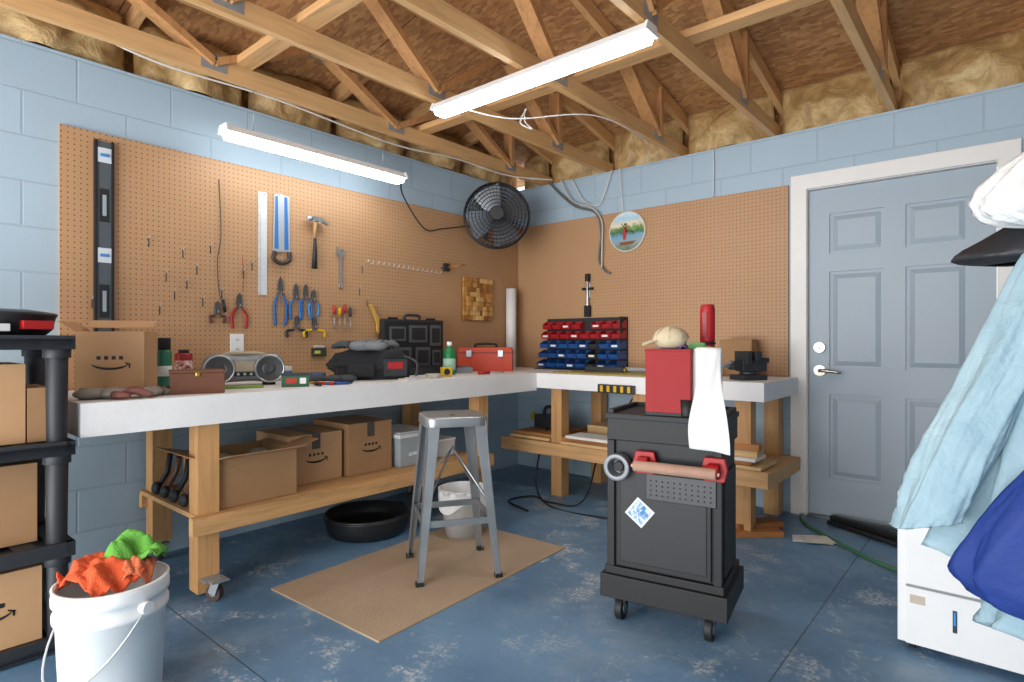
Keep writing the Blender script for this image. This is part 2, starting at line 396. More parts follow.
b=B();b.box((0,0,.05),(.26,.12,.10),M('2d2f32',.5));b.cyl((-.13,0,.07),(-.24,0,.07),.03,M('c8a018',.5));b.tube(catmull([(-.08,0,.10),(-.04,0,.16),(.06,0,.16),(.10,0,.10)]),.014,BLK2);b.cyl((.13,0,.06),(.19,0,.06),.045,STEEL,n=24)
b.done('circular_saw',(.62,-.36,.4215),R(-20),bevel=.006)

# ------------------------------------------------------------------ tool cart
b=B();CB=M('1a1c1e',.6,var=.15);w,d=.43,.30
b.box((0,0,.14),(w+.05,d+.06,.09),BLACK);b.box((0,0,.20),(w+.02,d+.03,.03),BLACK)
b.box((0,0,.46),(w-.01,d-.01,.50),CB)
b.box((0,.0,.755),(w+.01,d+.01,.09),BLACK);b.box((0,0,.805),(w+.02,d+.03,.02),BLK2)
b.box((-.205,0,.822),(.02,d,.02),BLK2);b.box((.205,0,.822),(.02,d,.02),BLK2);b.box((0,.15,.822),(w,.02,.02),BLK2)
for e in(-1,1): b.box((e*(w/2-.012),-d/2,.46),(.03,.02,.5),BLACK)
b.box((0,-d/2-.002,.42),(w-.07,.012,.40),CB);b.box((0,-d/2-.006,.42),(w-.10,.01,.36),M('1f2123',.55))
b.box((.07,-d/2-.012,.545),(.26,.008,.10),M('2c2e30',.4))
for i in range(11):
    for j in range(4): b.cyl((-.04+i*.022,-d/2-.0175,.515+j*.018),(-.04+i*.022,-d/2-.012,.515+j*.018),.004,M('0c0c0d',.8),n=8)
for e in(0,1):
    x=-.06+e*.255;b.prism([(x-.035,.68),(x+.035,.68),(x+.045,.64),(x+.035,.595),(x-.035,.595),(x-.045,.64)],-d/2-.03,-d/2-.005,RED)
    b.cyl((x-.02,-d/2-.045,.635),(x+.02,-d/2-.045,.635),.028,RED)
b.cyl((-.09,-d/2-.065,.63),(.21,-d/2-.065,.63),.021,M('a98470',.7));b.cyl((-.10,-d/2-.065,.63),(.22,-d/2-.065,.63),.007,M('c9b49c',.7))
T=Matrix.Translation((-.165,-d/2-.005,.612))@Matrix.Rotation(R(90),4,'X')
b.lathe([(.0,.004),(.03,.004),(.034,.05),(.052,.05),(.052,.0),(.0,.0)],M('75797d',.4,.3),32,T)
b.cyl((-.165,-d/2-.012,.612),(-.165,-d/2-.03,.612),.02,BLACK)
b.box((w/2,0,.42),(.012,d-.08,.38),CB)
S=Matrix.Translation((-.085,-d/2-.0125,.44))@Matrix.Rotation(R(38),4,'Y')
b.add([(-.042,0,-.042),(.042,0,-.042),(.042,0,.042),(-.042,0,.042)],[(0,1,2,3)],M('d4dce1',.4),False,S)
b.add([(-.034,-.001,-.034),(.034,-.001,-.034),(.034,-.001,.034),(-.034,-.001,.034)],[(0,1,2,3)],multi('sticker_print',['2f78b5','2f78b5','d6dee2','2f78b5'],35),False,S)
for x,y in((-.17,-.13),(.17,-.13),(-.17,.13),(.17,.13)):
    b.cyl((x-.014,y,.045),(x+.014,y,.045),.045,BLACK,n=24);b.cyl((x-.018,y,.045),(x+.018,y,.045),.02,M('6c6f73',.4));b.box((x,y+.01,.085),(.045,.06,.03),BLK2)
b.done('rolling_tool_cart',(2.322,-1.819,0),R(10),bevel=.006)
CT=.8155
b=B();D=M('96040c',.65,var=.05)
b.box((0,0,.008),(.170,.136,.016),BLACK)
for a in(-.082,.082): b.box((a,0,.13),(.006,.13,.24),D)
for e in(-1,1): b.box((0,e*.065,.13),(.17,.006,.24),D)
b.box((0,0,.017),(.164,.13,.004),D)
for e in(-1,1): b.beam((-.087,e*.066,.25),(.087,e*.066,.25),.008,.008,D);b.beam((e*.084,-.066,.25),(e*.084,.066,.25),.008,.008,D)
b.ell((0,0,.2),(.074,.056,.058),M('6c4a86',.9),amp=.3,fr=4,seed=2)
b.done('red_metal_tin',(2.352,-1.895,CT),R(12),bevel=.002)
b=B();C1=M('cdbd9c',.9,var=.1)
b.ell((0,0,0),(.068,.06,.045),C1,amp=.10,fr=2.5,seed=5)
b.surf(lambda u,v:(.05+.055*v,(u-.5)*.11*(1-.3*v*abs(u-.5)*2),-.012-.018*v+.014*math.cos((u-.5)*3)),8,5,C1)
for k in range(4):
    a=pi*k/4;b.tube([(.068*math.cos(t)*math.cos(a),.06*math.cos(t)*math.sin(a),.046*math.sin(t)) for t in[pi*q/12 for q in range(13)]],.0015,M('a8987a',.9),6)
b.ell((0,0,.045),(.006,.006,.004),C1)
b.done('baseball_cap',(2.345,-1.89,CT+.295),R(200))
b=B()
b.surf(lambda u,v:((u-.5)*.14,(v-.5)*.10+.02*math.sin(u*9),.02*noise.noise(Vector((u*4,v*4,1)))-.05*abs(u-.5)*2),14,10,M('6f5a8f',.9));b.surf(lambda u,v:((u-.5)*.06+.05,(v-.5)*.06-.06,.01-.05*v),8,8,M('5e8a52',.9));b.done('purple_cloth',(2.39,-1.865,CT+.268),R(20),thick=.003)
b=B();PW=M('e6e6e4',.85,var=.03)
b.lathe([(.018,0),(.055,0),(.057,.01),(.057,.25),(.055,.26),(.018,.26),(.018,0)],PW,40)
b.cyl((0,0,0),(0,0,.265),.017,M('b79a76',.8))
def sh(u,v):
    z=.258-.335*v-.02*(1-u)*v
    return (-.02+u*(.085+.05*v)+.008*math.sin(v*6+u*3), -.058-.105*min(v*1.3,1)-.012*u*v+.008*math.sin(u*7+v*4), z-.03*u*v)
b.surf(sh,12,24,PW)
b.done('paper_towel_roll',(2.475,-1.86,CT),R(10),thick=.0015)
b=B();b.lathe([(0,0),(.030,0),(.031,.01),(.031,.25),(.028,.27),(.026,.28),(.029,.282),(.029,.41),(.025,.43),(0,.432)],RED,28);b.cyl((0,0,.271),(0,0,.280),.0315,BLACK);b.box((0,-.030,.35),(.02,.006,.10),M('8e0d13',.4));b.done('red_thermos',(2.43,-1.735,CT),bevel=.001)
b=B();b.lathe([(0,0),(.024,0),(.026,.006),(.028,.065),(.024,.065),(.022,.01),(0,.01)],BLACK,24);b.done('black_cup',(2.43,-1.93,CT))

# ------------------------------------------------------------------ stool
b=B();SM=M('a0a1a1',.38,.65,var=.25,vs=6)
H=.74;ts=.135;bs=.195
def ssq(r,z,rr,n=6):
    P=[]
    for cx,cy,a0 in((1,1,0),(-1,1,90),(-1,-1,180),(1,-1,270)):
        for i in range(n+1):
            a=R(a0+90*i/n);P.append((cx*(r-rr)+rr*math.cos(a),cy*(r-rr)+rr*math.sin(a),z))
    return P
rings=[ssq(.115,H-.007,.04),ssq(.14,H,.05),ssq(.147,H-.006,.05),ssq(.149,H-.045,.05),ssq(.143,H-.045,.05)]
A=[p for r in rings for p in r];n=len(rings[0])
b.add(A,[(j*n+i,j*n+(i+1)%n,(j+1)*n+(i+1)%n,(j+1)*n+i) for j in range(len(rings)-1) for i in range(n)],SM,True);b.add(rings[0],[list(range(n))],SM)
b.cyl((0,0,H-.0068),(0,0,H-.006),.016,BLACK)
for sx in(-1,1):
    for sy in(-1,1):
        for ax in(0,1):
            top=[(ts*sx,ts*sy,H-.02),((ts-.055)*sx if ax==0 else ts*sx,(ts-.055)*sy if ax==1 else ts*sy,H-.02)]
            bot=[(bs*sx,bs*sy,0.0),((bs-.028)*sx if ax==0 else bs*sx,(bs-.028)*sy if ax==1 else bs*sy,0.0)]
            off=Vector((0,-.004*sy,0)) if ax==0 else Vector((-.004*sx,0,0))
            vs=[Vector(p) for p in(bot[0],bot[1],top[1],top[0])];vs+=[v+off for v in vs]
            b.add(vs,[(0,1,2,3),(7,6,5,4),(0,4,5,1),(1,5,6,2),(2,6,7,3),(3,7,4,0)],SM)
        b.box((bs*sx-.012*sx,bs*sy-.012*sy,.008),(.034,.034,.016),BLACK)
def at(z): return ts+(bs-ts)*(H-.02-z)/(H-.02)-.012
r=at(.26)
for e in(-1,1): b.beam((-r,e*r,.26),(r,e*r,.26),.008,.03,SM);b.beam((e*r,-r,.26),(e*r,r,.26),.008,.03,SM)
z=H-.16;r=at(z)
b.tube([(-r,-r,z-.22),(0,0,z),(r,r,z-.22)],.006,SM);b.tube([(-r,r,z-.22),(0,0,z),(r,-r,z-.22)],.006,SM)
b.done('metal_stool',(1.29,-2.05,0.008),R(57),bevel=.001)
B().bb((-.37,-.62,0),(.37,.62,.007),M('b09a80',.9,var=.12,vs=4,bump=.4,bs=120)).done('floor_mat',(1.21,-2.11,0.0),R(2))

# ------------------------------------------------------------------ wall tools (left wall): local x=+y world, front=-y local
LX=.0185
def LW(b,name,y,z,bevel=0,**k): return b.done(name,(LX,y,z),R(90),bevel,**k)
def peg(b,x=0,z=0,L=.03): b.tube([(x,0,z),(x,-L,z-.003),(x,-L-.004,z+.012)],.0022,STEEL,6)
b=B()
for e in(-1,1): b.box((e*.034,-.012,0),(.012,.024,1.06),BLACK)
b.box((0,-.012,0),(.058,.014,1.05),M('5d656c',.4,.3))
for z in(-.46,-.02,.46): b.box((0,-.02,z),(.056,.006,.07),M('cfd8de',.3));b.cyl((-.018,-.025,z),(.018,-.025,z),.007,M('4a86c8',.2))
for z in(-.24,.22): b.box((0,-.0195,z),(.04,.003,.16),M('1f2225',.5));b.box((0,-.0215,z),(.016,.001,.10),M('9aa6b0',.5))
LW(b,'spirit_level',-3.15,1.531,bevel=.001)
b=B();b.box((0,-.003,0),(.052,.003,.6),M('dcdede',.35,.2))
for i in range(58): b.box((-.019+(.004 if i%5 else .0),-.005,-.29+i*.01),(.012 if i%5 else .02,.001,.0015),BLACK)
peg(b,0,.285);LW(b,'steel_ruler',-2.36,1.67)
b=B();bl=M('2f6fb3',.4)
b.prism([(-.05,.17),(-.02,.18),(.045,.17),(.05,-.16),(-.06,-.17)],-.008,-.004,M('cfd6da',.3,.6));b.prism([(-.045,.16),(-.03,.165),(-.025,-.15),(-.05,-.15)],-.010,-.004,bl);b.prism([(.012,.165),(.03,.165),(.038,-.15),(.012,-.15)],-.010,-.004,bl)
b.tube(catmull([(-.05,-.014,-.17),(-.06,-.018,-.21),(-.02,-.018,-.235),(.035,-.018,-.215),(.04,-.014,-.165)]),.014,M('3a2e26',.5),8)
peg(b,-.03,.17);LW(b,'hand_saw',-2.24,1.80)
b=B();b.tube([(0,-.035,.12),(0,-.035,0),(.0,-.035,-.06),(-.004,-.035,-.17)],[.009,.010,.014,.017],M('242424',.5),10);b.cyl((0,-.035,.12),(0,-.035,.02),.0105,M('b58b5a',.5))
b.cyl((-.055,-.035,.135),(-.02,-.035,.14),.015,STEEL);b.box((0,-.035,.14),(.05,.022,.03),STEEL);b.prism([(.02,.155),(.05,.152),(.085,.12),(.088,.112),(.05,.128),(.02,.125)],-.048,-.022,STEEL)
peg(b,-.02,.115,.05);peg(b,.022,.115,.05);LW(b,'claw_hammer',-2.04,1.72)
def pliers(name,y,z,L,col,open_=.3,jaw=.3):
    b=B();h=M(col,.45);m=M('6d7074',.35,.8);J=L*jaw;Hh=L-J
    for e in(-1,1):
        b.prism([(0,.0),(e*.016,.004),(e*.012,J*.7),(e*.002,J),(0,J)],-.018,-.008,m)
        P=catmull([(0,-.013,-.002),(e*-.02,-.013,-.03),(e*-(.022+open_*.06),-.013,-Hh*.5),(e*-(.012+open_*.07),-.013,-Hh)])
        b.tube(P[:8],.006,m,8);b.tube(P[6:],[.008]*(len(P[6:])-3)+[.009,.009,.006],h,8)
    b.cyl((0,-.02,0),(0,-.006,0),.013,m);peg(b,0,-.015,.022);LW(b,name,y,z)
pliers('blue_pliers',-2.255,1.40,.29,'15589c',.25,.28)
pliers('blue_pliers',-2.155,1.38,.22,'1f66ab',.3,.32)
pliers('blue_pliers',-2.09,1.38,.22,'1f66ab',.3,.32)
pliers('blue_pliers',-2.035,1.37,.17,'3d7fb5',.2,.3)
pliers('red_pliers',-2.50,1.31,.20,'a01214',.35,.3)
pliers('black_snips',-2.15,1.20,.13,'202225',.7,.4)
pliers('yellow_snips',-2.03,1.20,.13,'d9b010',.8,.4)
pliers('small_pliers',-2.62,1.27,.12,'5a2a24',.3,.4)
b=B();b.tube(catmull([(0,-.006,.0),(.01,-.01,-.3),(-.01,-.01,-.45),(.0,-.01,-.62),(.02,-.012,-.68)]),.0025,M('3a3a3a',.5),6);b.cyl((.02,-.012,-.66),(.03,-.014,-.73),.008,BLACK);LW(b,'hanging_cord',-2.61,1.99)
b=B();b.tube(catmull([(0,-.006,.0),(.006,-.01,-.12),(0,-.012,-.2)]),.002,M('a03a30',.5),6);LW(b,'red_lanyard',-2.48,1.58)
b=B();b.beam((0,-.01,-.115),(0,-.01,.08),.008,.018,STEEL,up=(1,0,0));b.prism([(-.01,.07),(-.03,.09),(-.028,.13),(-.012,.125),(-.012,.1),(.008,.095),(.014,.12),(.028,.115),(.026,.085),(.01,.07)],-.016,-.004,STEEL);b.ring((0,-.01,-.125),.012,.005,STEEL);peg(b,0,-.115)
LW(b,'adjustable_wrench',-1.84,1.58)
for i,(yy,zz,c,L) in enumerate([(-1.90,1.27,'b02a1f',.10),(-1.86,1.26,'d09a15',.09),(-1.82,1.28,'a82018',.11),(-1.78,1.26,'2c2c2e',.1)]):
    b=B();b.cyl((0,-.03,0),(0,-.03,.05),.009,M(c,.4),.011);b.cyl((0,-.03,.05),(0,-.03,.06),.007,M(c,.4));b.cyl((0,-.03,0),(0,-.03,-L),.003,STEEL,n=8);b.box((0,-.016,-.005),(.02,.032,.003),STEEL);LW(b,'screwdriver',yy,zz)
b=B();yw=wood('d9a84c','z',.2);b.prism([(-.014,0),(.014,0),(.02,.05),(.045,.09),(.045,.11),(-.045,.11),(-.045,.09),(-.02,.05)],-.028,-.012,yw,Matrix.Rotation(R(150),4,'Y'));b.prism([(-.01,0),(.01,0),(.012,-.09),(-.012,-.09)],-.028,-.012,yw,Matrix.Rotation(R(150),4,'Y'));peg(b)
LW(b,'wooden_brush',-1.57,1.27,bevel=.003)
b=B();b.box((0,-.004,0),(.075,.008,.12),WHITE);
for z in(-.028,.028): b.cyl((0,-.009,z),(0,-.005,z),.018,WHITE);b.box((-.006,-.0095,z),(.003,.002,.01),BLACK);b.box((.006,-.0095,z),(.003,.002,.01),BLACK)
LW(b,'electrical_outlet',-2.51,1.08,bevel=.002)
b=B();b.box((0,-.015,0),(.09,.03,.055),M('3a3c32',.5));b.box((-.02,-.032,.0),(.04,.006,.02),M('c9d05a',.5));b.box((0,-.015,.035),(.07,.02,.016),M('c7c9c4',.4));LW(b,'stud_finder',-2.0,1.03,bevel=.004)
b=B()
for (yy,zz) in [(-2.98,1.62),(-2.9,1.45),(-2.86,1.36),(-2.82,1.58),(-2.80,1.42),(-2.75,1.50),(-2.72,1.33),(-2.68,1.62),(-2.45,1.55),(-2.5,1.5),(-2.93,1.28),(-1.72,1.45),(-1.66,1.38),(-1.7,1.6),(-2.62,1.38),(-3.22,1.3)]: 
    b.tube([(yy+.02,0,zz),(yy+.02,-.03,zz-.002),(yy+.02,-.034,zz+.014)],.0026,STEEL,6);b.cyl((yy+.02,-.02,zz-.002),(yy+.02,-.02,zz-.045),.0028,BLK2,n=6)
for i in range(16):
    yy=-1.64+i*.044;zz=1.635-.0012*i;b.tube([(yy,0,zz),(yy,-.03,zz-.003),(yy,-.034,zz+.014)],.003,M('d8d8d4',.4,.4),6)
LW(b,'peg_hooks',0,0)
b=B();b.box((0,-.012,0),(.05,.024,.06),BLK2);b.tube([(0,-.02,.0),(.05,-.10,.01),(.09,-.12,.02)],.007,M('a5753c',.4,.4));b.tube([(-.0,-.02,.01),(-.06,-.07,-.01),(-.09,-.05,-.02)],.006,BLK2);LW(b,'swivel_bracket',-.90,1.67)
b=B();cols=[wood(c,'x',.3) for c in('d6a45a','b07838','e2ba78','9a652f','c48a42')];nn=9
b.box((0,-.006,0),(.345,.010,.345),wood('7a4e24','x'))
for i in range(nn):
    for j in range(nn):
        dpt=.008+.014*random.random();b.box((-.152+i*.038,-.011-dpt/2,-.152+j*.038),(.036,dpt,.036),random.choice(cols))
LW(b,'wood_mosaic_art',-.555,1.44,bevel=.001)
# ------------------------------------------------------------------ fan
b=B();FB=M('1c1d20',.35,.3);Rr=.25
def cage(y,r): b.ring((0,y,0),r,.0035,FB,n=48)
for k in range(9):
    t=(k+1)/9;r=Rr*t;yb=.07*math.sqrt(max(0,1-t*t*.85));cage(-.03-yb,r);cage(.02+yb*.7,r)
b.ring((0,-.01,0),Rr+.003,.010,FB,n=48)
for k in range(40):
    a=2*pi*k/40;pts=[];pt2=[]
    for q in range(7):
        t=.18+.82*q/6;yb=.07*math.sqrt(max(0,1-t*t*.85));pts.append((Rr*t*math.cos(a),-.03-yb,Rr*t*math.sin(a)));pt2.append((Rr*t*math.cos(a),.02+yb*.7,Rr*t*math.sin(a)))
    b.tube(pts,.0017,FB,4);b.tube(pt2,.0017,FB,4)
b.cyl((0,-.108,0),(0,-.095,0),.05,FB);b.cyl((0,-.05,0),(0,.02,0),.045,BLK2);b.cyl((0,.02,0),(0,.16,0),.065,BLACK,.055)
for k in range(4):
    a=2*pi*k/4+.4
    def bl_(u,v,a=a):
        r=.04+.185*u;w_=(.05+.09*u)*(1-.25*u*u);s=(v-.5)*w_*2
        return (r*math.cos(a)-s*math.sin(a),-.015+.12*(v-.5)*.35,r*math.sin(a)+s*math.cos(a))
    b.surf(bl_,8,6,M('777b80',.3,.5))
b.beam((0,.15,-.02),(-.12,.32,-.04),.03,.03,BLACK);b.box((-.12,.32,-.05),(.08,.05,.16),BLACK,(0,0,R(-45)))
b.done('oscillating_fan',(.285,-.60,2.08),R(42))
# ------------------------------------------------------------------ back wall things
BY=-.0185
def scene_print():
    n=NT('clock_landscape');v=n.coord();sp=n.new('ShaderNodeSeparateXYZ');n.l(v,sp.inputs[0])
    f=n.noise(v,22,5,.7);h=n.math('ADD',n.math('MULTIPLY_ADD',sp.outputs[2],3.4,.5),n.math('MULTIPLY',n.math('SUBTRACT',f,.5),.45))
    a=n.ramp(h,[(0,lin('5a6b3c')),(1,lin('d6e6ee')),(.22,lin('8fa0a0')),(.38,lin('6fa0bd')),(.48,lin('3d6b44')),(.6,lin('6f8f4a')),(.68,lin('e8d9b8')),(.85,lin('a8cfe4'))])
    n.l(a,n.b.inputs['Base Color']);n.b.inputs['Roughness'].default_value=.3;return n.m
b=B();T=Matrix.Rotation(R(90),4,'X')
b.lathe([(0,0),(.155,0),(.158,.012),(.150,.020),(.146,.014),(0,.014)],M('d9d4c8',.4),48,T);b.cyl((0,-.0145,0),(0,-.0165,0),.146,scene_print(),n=48)
b.prism([(-.03,-.06),(-.01,-.065),(.0,-.02),(.005,.02),(-.01,.045),(-.03,.02),(-.035,-.02)],-.0175,-.0166,M('b3322a',.5));b.cyl((-.012,-.0166,.055),(-.012,-.0178,.055),.011,M('6b4a34',.6));b.prism([(-.07,-.08),(.08,-.075),(.05,-.10),(-.04,-.105)],-.0175,-.0166,M('8a4e2a',.5))
b.box((-.02,-.019,.03),(.005,.002,.085),BLACK,(0,R(-35),0));b.box((.03,-.021,.0),(.08,.002,.004),BLACK,(0,R(20),0));b.cyl((0,-.0166,0),(0,-.024,0),.006,BLACK)
b.done('picture_clock',(1.115,BY,1.94))
b=B();b.cyl((0,-.025,.17),(0,-.025,-.16),.012,STEEL);b.cyl((-.05,-.025,.06),(.05,-.025,.06),.010,BLACK);b.box((0,-.025,-.12),(.05,.03,.09),BLACK);b.cyl((0,-.025,.12),(0,-.025,.18),.02,BLACK);b.box((0,-.006,.05),(.03,.012,.12),STEEL)
b.done('socket_wrench',(.765,BY,1.46),bevel=.002)
b=B();BB=M('1d4f8e',.4);RB=M('a31c22',.4)
b.box((0,-.012,.21),(.76,.02,.41),BLK2);b.box((-.0,-.10,.004),(.76,.2,.008),BLK2)
for j in range(5):
    for i in range(8):
        x=-.335+i*.0955;z=.015+j*.078;m=RB if j>=3 else BB
        if i==5 and j<3 : m=BLK2
        if i==4 and j==4: continue
        dy=.16-.02*j
        w2=.043
        for e in(-1,1): b.sprism([(-.022,z),(-dy,z),(-dy-.012,z+.035),(-dy*.55,z+.062),(-.022,z+.062)],x+e*w2-.0015,x+e*w2+.0015,m)
        b.box((x,-(.022+dy)/2,z+.001),(w2*2,dy-.022,.003),m);b.sprism([(-dy,z),(-dy-.012,z+.035),(-dy-.009,z+.035),(-dy+.003,z)],x-w2,x+w2,m);b.box((x,-.024,z+.03),(w2*2,.003,.06),m)
        b.box((x,-dy-.010,z+.02),(.05,.003,.015),WHITE if (i+j)%3==0 else m)
        b.box((x,-dy*.55,z+.02),(w2*1.8,dy*.7,.02),M('55504a',.8))
b.box((.37,-.06,.21),(.006,.1,.41),BLK2)
b.done('parts_bin_organizer',(.74,BY-.001,.8705))
b=B();b.cyl((0,0,0),(0,0,.68),.044,WHITE,n=32);b.cyl((0,0,.6795),(0,0,.681),.036,M('8a8a86',.6));b.done('white_pvc_pipe',(.075,-.18,.8705))

# ------------------------------------------------------------------ bench items
BT=.8705
def carton(name,loc,dims,rz,flap=0,tape=True,smile=None,col=CARD,opened=False,label=False,topflap=False):
    w,d,h=dims;b=B()
    if opened:
        for e in(-1,1): b.box((e*(w/2-.002),0,h/2),(.004,d,h),col);b.box((0,e*(d/2-.002),h/2),(w,.004,h),col)
        b.box((0,0,.003),(w-.01,d-.01,.004),col)
        b.box((0,0,h*.45),(w-.012,d-.012,.01),M('7a5f44',.9))
        b.surf(lambda u,v:((u-.5)*(w-.02),(v-.5)*(d-.02),h*.75+.05*noise.noise(Vector((u*3,v*3,w*9)))),12,12,M('c4b8a4',.9))
    else:
        b.box((0,0,h/2),(w,d,h),col)
        if tape: b.box((0,0,h+.0006),(.05,d+.002,.001),TAPE);b.box((0,-d/2-.0006,h-.04),(.05,.001,.08),TAPE)
        b.box((0,0,h+.0009),(.002,d,.0012),CARD2)
    if topflap:
        b.box((0,d*.30,h+.035),(w,d*.42,.004),col,(R(25),0,0));b.box((-w/2-.03,0,h+.02),(.08,d,.004),col,(0,R(35),0))
    if flap:
        for e in(-1,1): b.box((e*(w/2+math.cos(flap)*d*.17),0,h+math.sin(flap)*d*.17),(d*.36,d,.004),col,(0,-e*flap,0))
        b.box((0,-d/2-math.cos(flap)*d*.15,h+math.sin(flap)*d*.15),(w,d*.32,.004),col,(-flap,0,0))
    if smile:
        s=smile;P=[(s*math.cos(t)*1.0,-d/2-.001,h*.5+s*.35*math.sin(t)) for t in[pi+.25+(pi-.5)*k/12 for k in range(13)]]
        b.tube(P,[.0015+.004*math.sin(pi*k/12) for k in range(13)],BLACK,6);b.box((s*.97,-d/2-.001,h*.5-.003),(.022,.001,.006),BLACK,(0,.4,0));b.box((s*.97+.006,-d/2-.001,h*.5-.012),(.006,.001,.02),BLACK)
        for k in range(4): b.box((-s*.6+k*s*.4,-d/2-.001,h*.5+s*.32),(s*.22,.001,s*.22),BLACK)
    if label: b.box((w*.2,-d/2-.001,h*.62),(w*.35,.001,h*.3),WHITE);
    return b.done(name,loc,rz,bevel=.0015)
carton('cardboard_box',(.34,-3.18,BT),(.26,.18,.27),R(56),flap=0,tape=False,smile=.07,topflap=True)
b=B();G=M('1f6f55',.35)
b.lathe([(0,0),(.032,0),(.033,.005),(.033,.175),(.026,.19),(0,.19)],G,28);b.lathe([(.0331,.06),(.0334,.06),(.0334,.11),(.0331,.11)],M('cfd6d2',.4),28);b.lathe([(0,.245),(.027,.245),(.028,.24),(.028,.188),(0,.188)],BLACK,28);b.done('spray_can',(.23,-2.955,BT))
b=B();b.lathe([(0,0),(.04,0),(.041,.006),(.041,.16),(.036,.168),(0,.168)],M('98191a',.35),28);b.lathe([(.0415,.04),(.042,.04),(.042,.13),(.0415,.13)],multi('can_label',['1c1c1e','d8d0c0','98191a','1c1c1e'],30),28);b.cyl((0,0,.168),(0,0,.185),.025,BLACK);b.done('red_paint_can',(.13,-2.83,BT))
b=B();DW=wood('70432c','x',.35);b.box((0,0,.045),(.21,.13,.09),DW);b.box((0,0,.0965),(.216,.136,.012),DW);b.box((0,-.067,.085),(.02,.006,.02),M('b08d3c',.3,.9));b.done('wooden_box',(.60,-2.95,BT),R(72),bevel=.003)
def glove(name,loc,rz,m,m2,s=1):
    b=B();b.ell((0,0,.018*s),(.05*s,.045*s,.02*s),m,amp=.2,fr=3)
    for k in range(4):
        y=(-.033+.022*k)*s;L=(.075,.085,.08,.062)[k]*s;b.tube(catmull([(.03*s,y,.018*s),(.06*s,y*1.2,.026*s),(.04*s+L,y*1.3,.012*s)],4),[.012*s]*6+[.010*s,.010*s,.006*s],m2,8)
    b.tube([(0,-.04*s,.015*s),(.025*s,-.065*s,.015*s),(.05*s,-.072*s,.012*s)],[.014*s,.013*s,.008*s],m2,8);b.tube([(-.03*s,0,.018*s),(-.10*s,0,.02*s)],[.036*s*.5,.04*s*.5],m,12);b.ell((-.07*s,0,.018*s),(.05*s,.038*s,.018*s),m)
    b.done(name,loc,rz)
gl=M('958f85',.9);gl2=M('7d4c45',.8);gl3=M('6f7376',.85);gl4=M('3d4144',.8)
glove('work_glove',(.62,-3.27,BT),R(70),gl,gl2,1.15);glove('work_glove',(.60,-3.13,BT),R(150),gl,M('7c746a',.9),1.0)
# portable radio: two big round speakers joined by a narrower curved body
b=B();gy=M('7b8184',.4);bg=M('a99c84',.55)
def hg(u,v):
    x=-.20+.40*u;t=2*pi*v
    hz=.085-.020*math.cos(pi*x/.40)**2;hy=.070
    k=(1-abs(2*u-1)**6)**.5 if 0<u<1 else 0
    cs,sn=math.cos(t),math.sin(t);se=lambda q:math.copysign(abs(q)**.75,q)
    return (x,se(cs)*hy*k,.087+se(sn)*hz*k)
b.surf(hg,48,36,gy)
for e in(-1,1):
    Ts=Matrix.Translation((e*.118,-.058,.087))@Matrix.Rotation(R(90),4,'X')
    b.lathe([(0,.012),(.018,.022),(.03,.010),(.055,.018),(.062,.022),(.070,.018),(.072,0)],M('43474a',.5),36,Ts);b.lathe([(.064,.020),(.070,.024),(.074,.018),(.074,.0)],STEEL,36,Ts)
b.box((0,-.066,.10),(.09,.012,.05),bg);b.box((0,-.066,.06),(.10,.012,.022),BLK2)
for k in range(3): b.cyl((-.03+.03*k,-.07,.06),(-.03+.03*k,-.08,.06),.007,STEEL,n=12)
b.tube(catmull([(-.10,0,.155),(-.06,0,.165),(.06,0,.165),(.10,0,.155)]),.010,bg)
for e in(-1,1): b.box((e*.12,0,.006),(.06,.08,.012),BLK2)
b.done('portable_radio',(.30,-2.60,BT),R(68),bevel=.002)
b=B();b.box((0,0,.028),(.13,.07,.056),M('28603f',.4));b.box((0,0,.062),(.135,.075,.012),M('2c2f2e',.4));b.box((-.02,-.036,.03),(.05,.002,.03),M('b43e2a',.5));b.box((.035,-.036,.03),(.03,.002,.03),WHITE);b.done('small_green_case',(.60,-2.48,BT),R(62),bevel=.004)
b=B();b.box((0,0,.006),(.17,.03,.012),M('7fa83c',.4));b.box((.02,.045,.005),(.12,.025,.01),WHITE);b.done('utility_strips',(.52,-2.70,BT),R(70),bevel=.003)
b=B();BC=M('25272a',.8,bump=.5,bs=90)
b.ell((0,0,.09),(.25,.13,.10),BC,28,14,amp=.25,fr=2.2,seed=3);b.box((0,0,.035),(.42,.22,.07),BC)
b.box((.12,-.115,.07),(.14,.05,.10),M('2f3134',.7));b.box((.12,-.142,.085),(.09,.003,.04),M('a81a1d',.5));b.box((-.08,-.12,.06),(.15,.05,.08),BC)
b.tube(catmull([(-.14,-.06,.15),(-.1,-.05,.20),(.08,-.04,.20),(.13,-.06,.15)]),.010,M('1c1e20',.7));b.tube(catmull([(.18,-.1,.14),(.25,-.12,.10),(.24,-.15,.02)]),.007,M('3a3c3e',.6))
b.done('tool_bag',(.40,-1.87,BT),R(62),bevel=.008)
glove('work_glove',(.46,-1.99,BT+.175),R(200),gl3,gl4,1.5);glove('work_glove',(.40,-1.82,BT+.185),R(120),gl3,gl3,1.4);glove('work_glove',(.50,-2.20,BT),R(250),gl4,gl4,1.1)
b=B();KC=M('2a2c2f',.5)
b.box((0,0,.19),(.50,.07,.38),KC);b.box((0,-.037,.19),(.47,.008,.35),BLACK)
for (x,z,w2,h2) in[(-.15,.28,.13,.10),(.02,.28,.15,.12),(.17,.27,.09,.15),(-.13,.12,.18,.13),(.06,.12,.12,.13),(.18,.11,.07,.11)]:
    b.box((x,-.045,z),(w2,.012,h2),M('54585c',.45));b.box((x,-.052,z),(w2*.75,.006,h2*.7),M('1f2123',.5))
b.box((0,-.13,.025),(.50,.17,.05),KC);b.box((0,-.13,.052),(.46,.14,.006),BLACK)
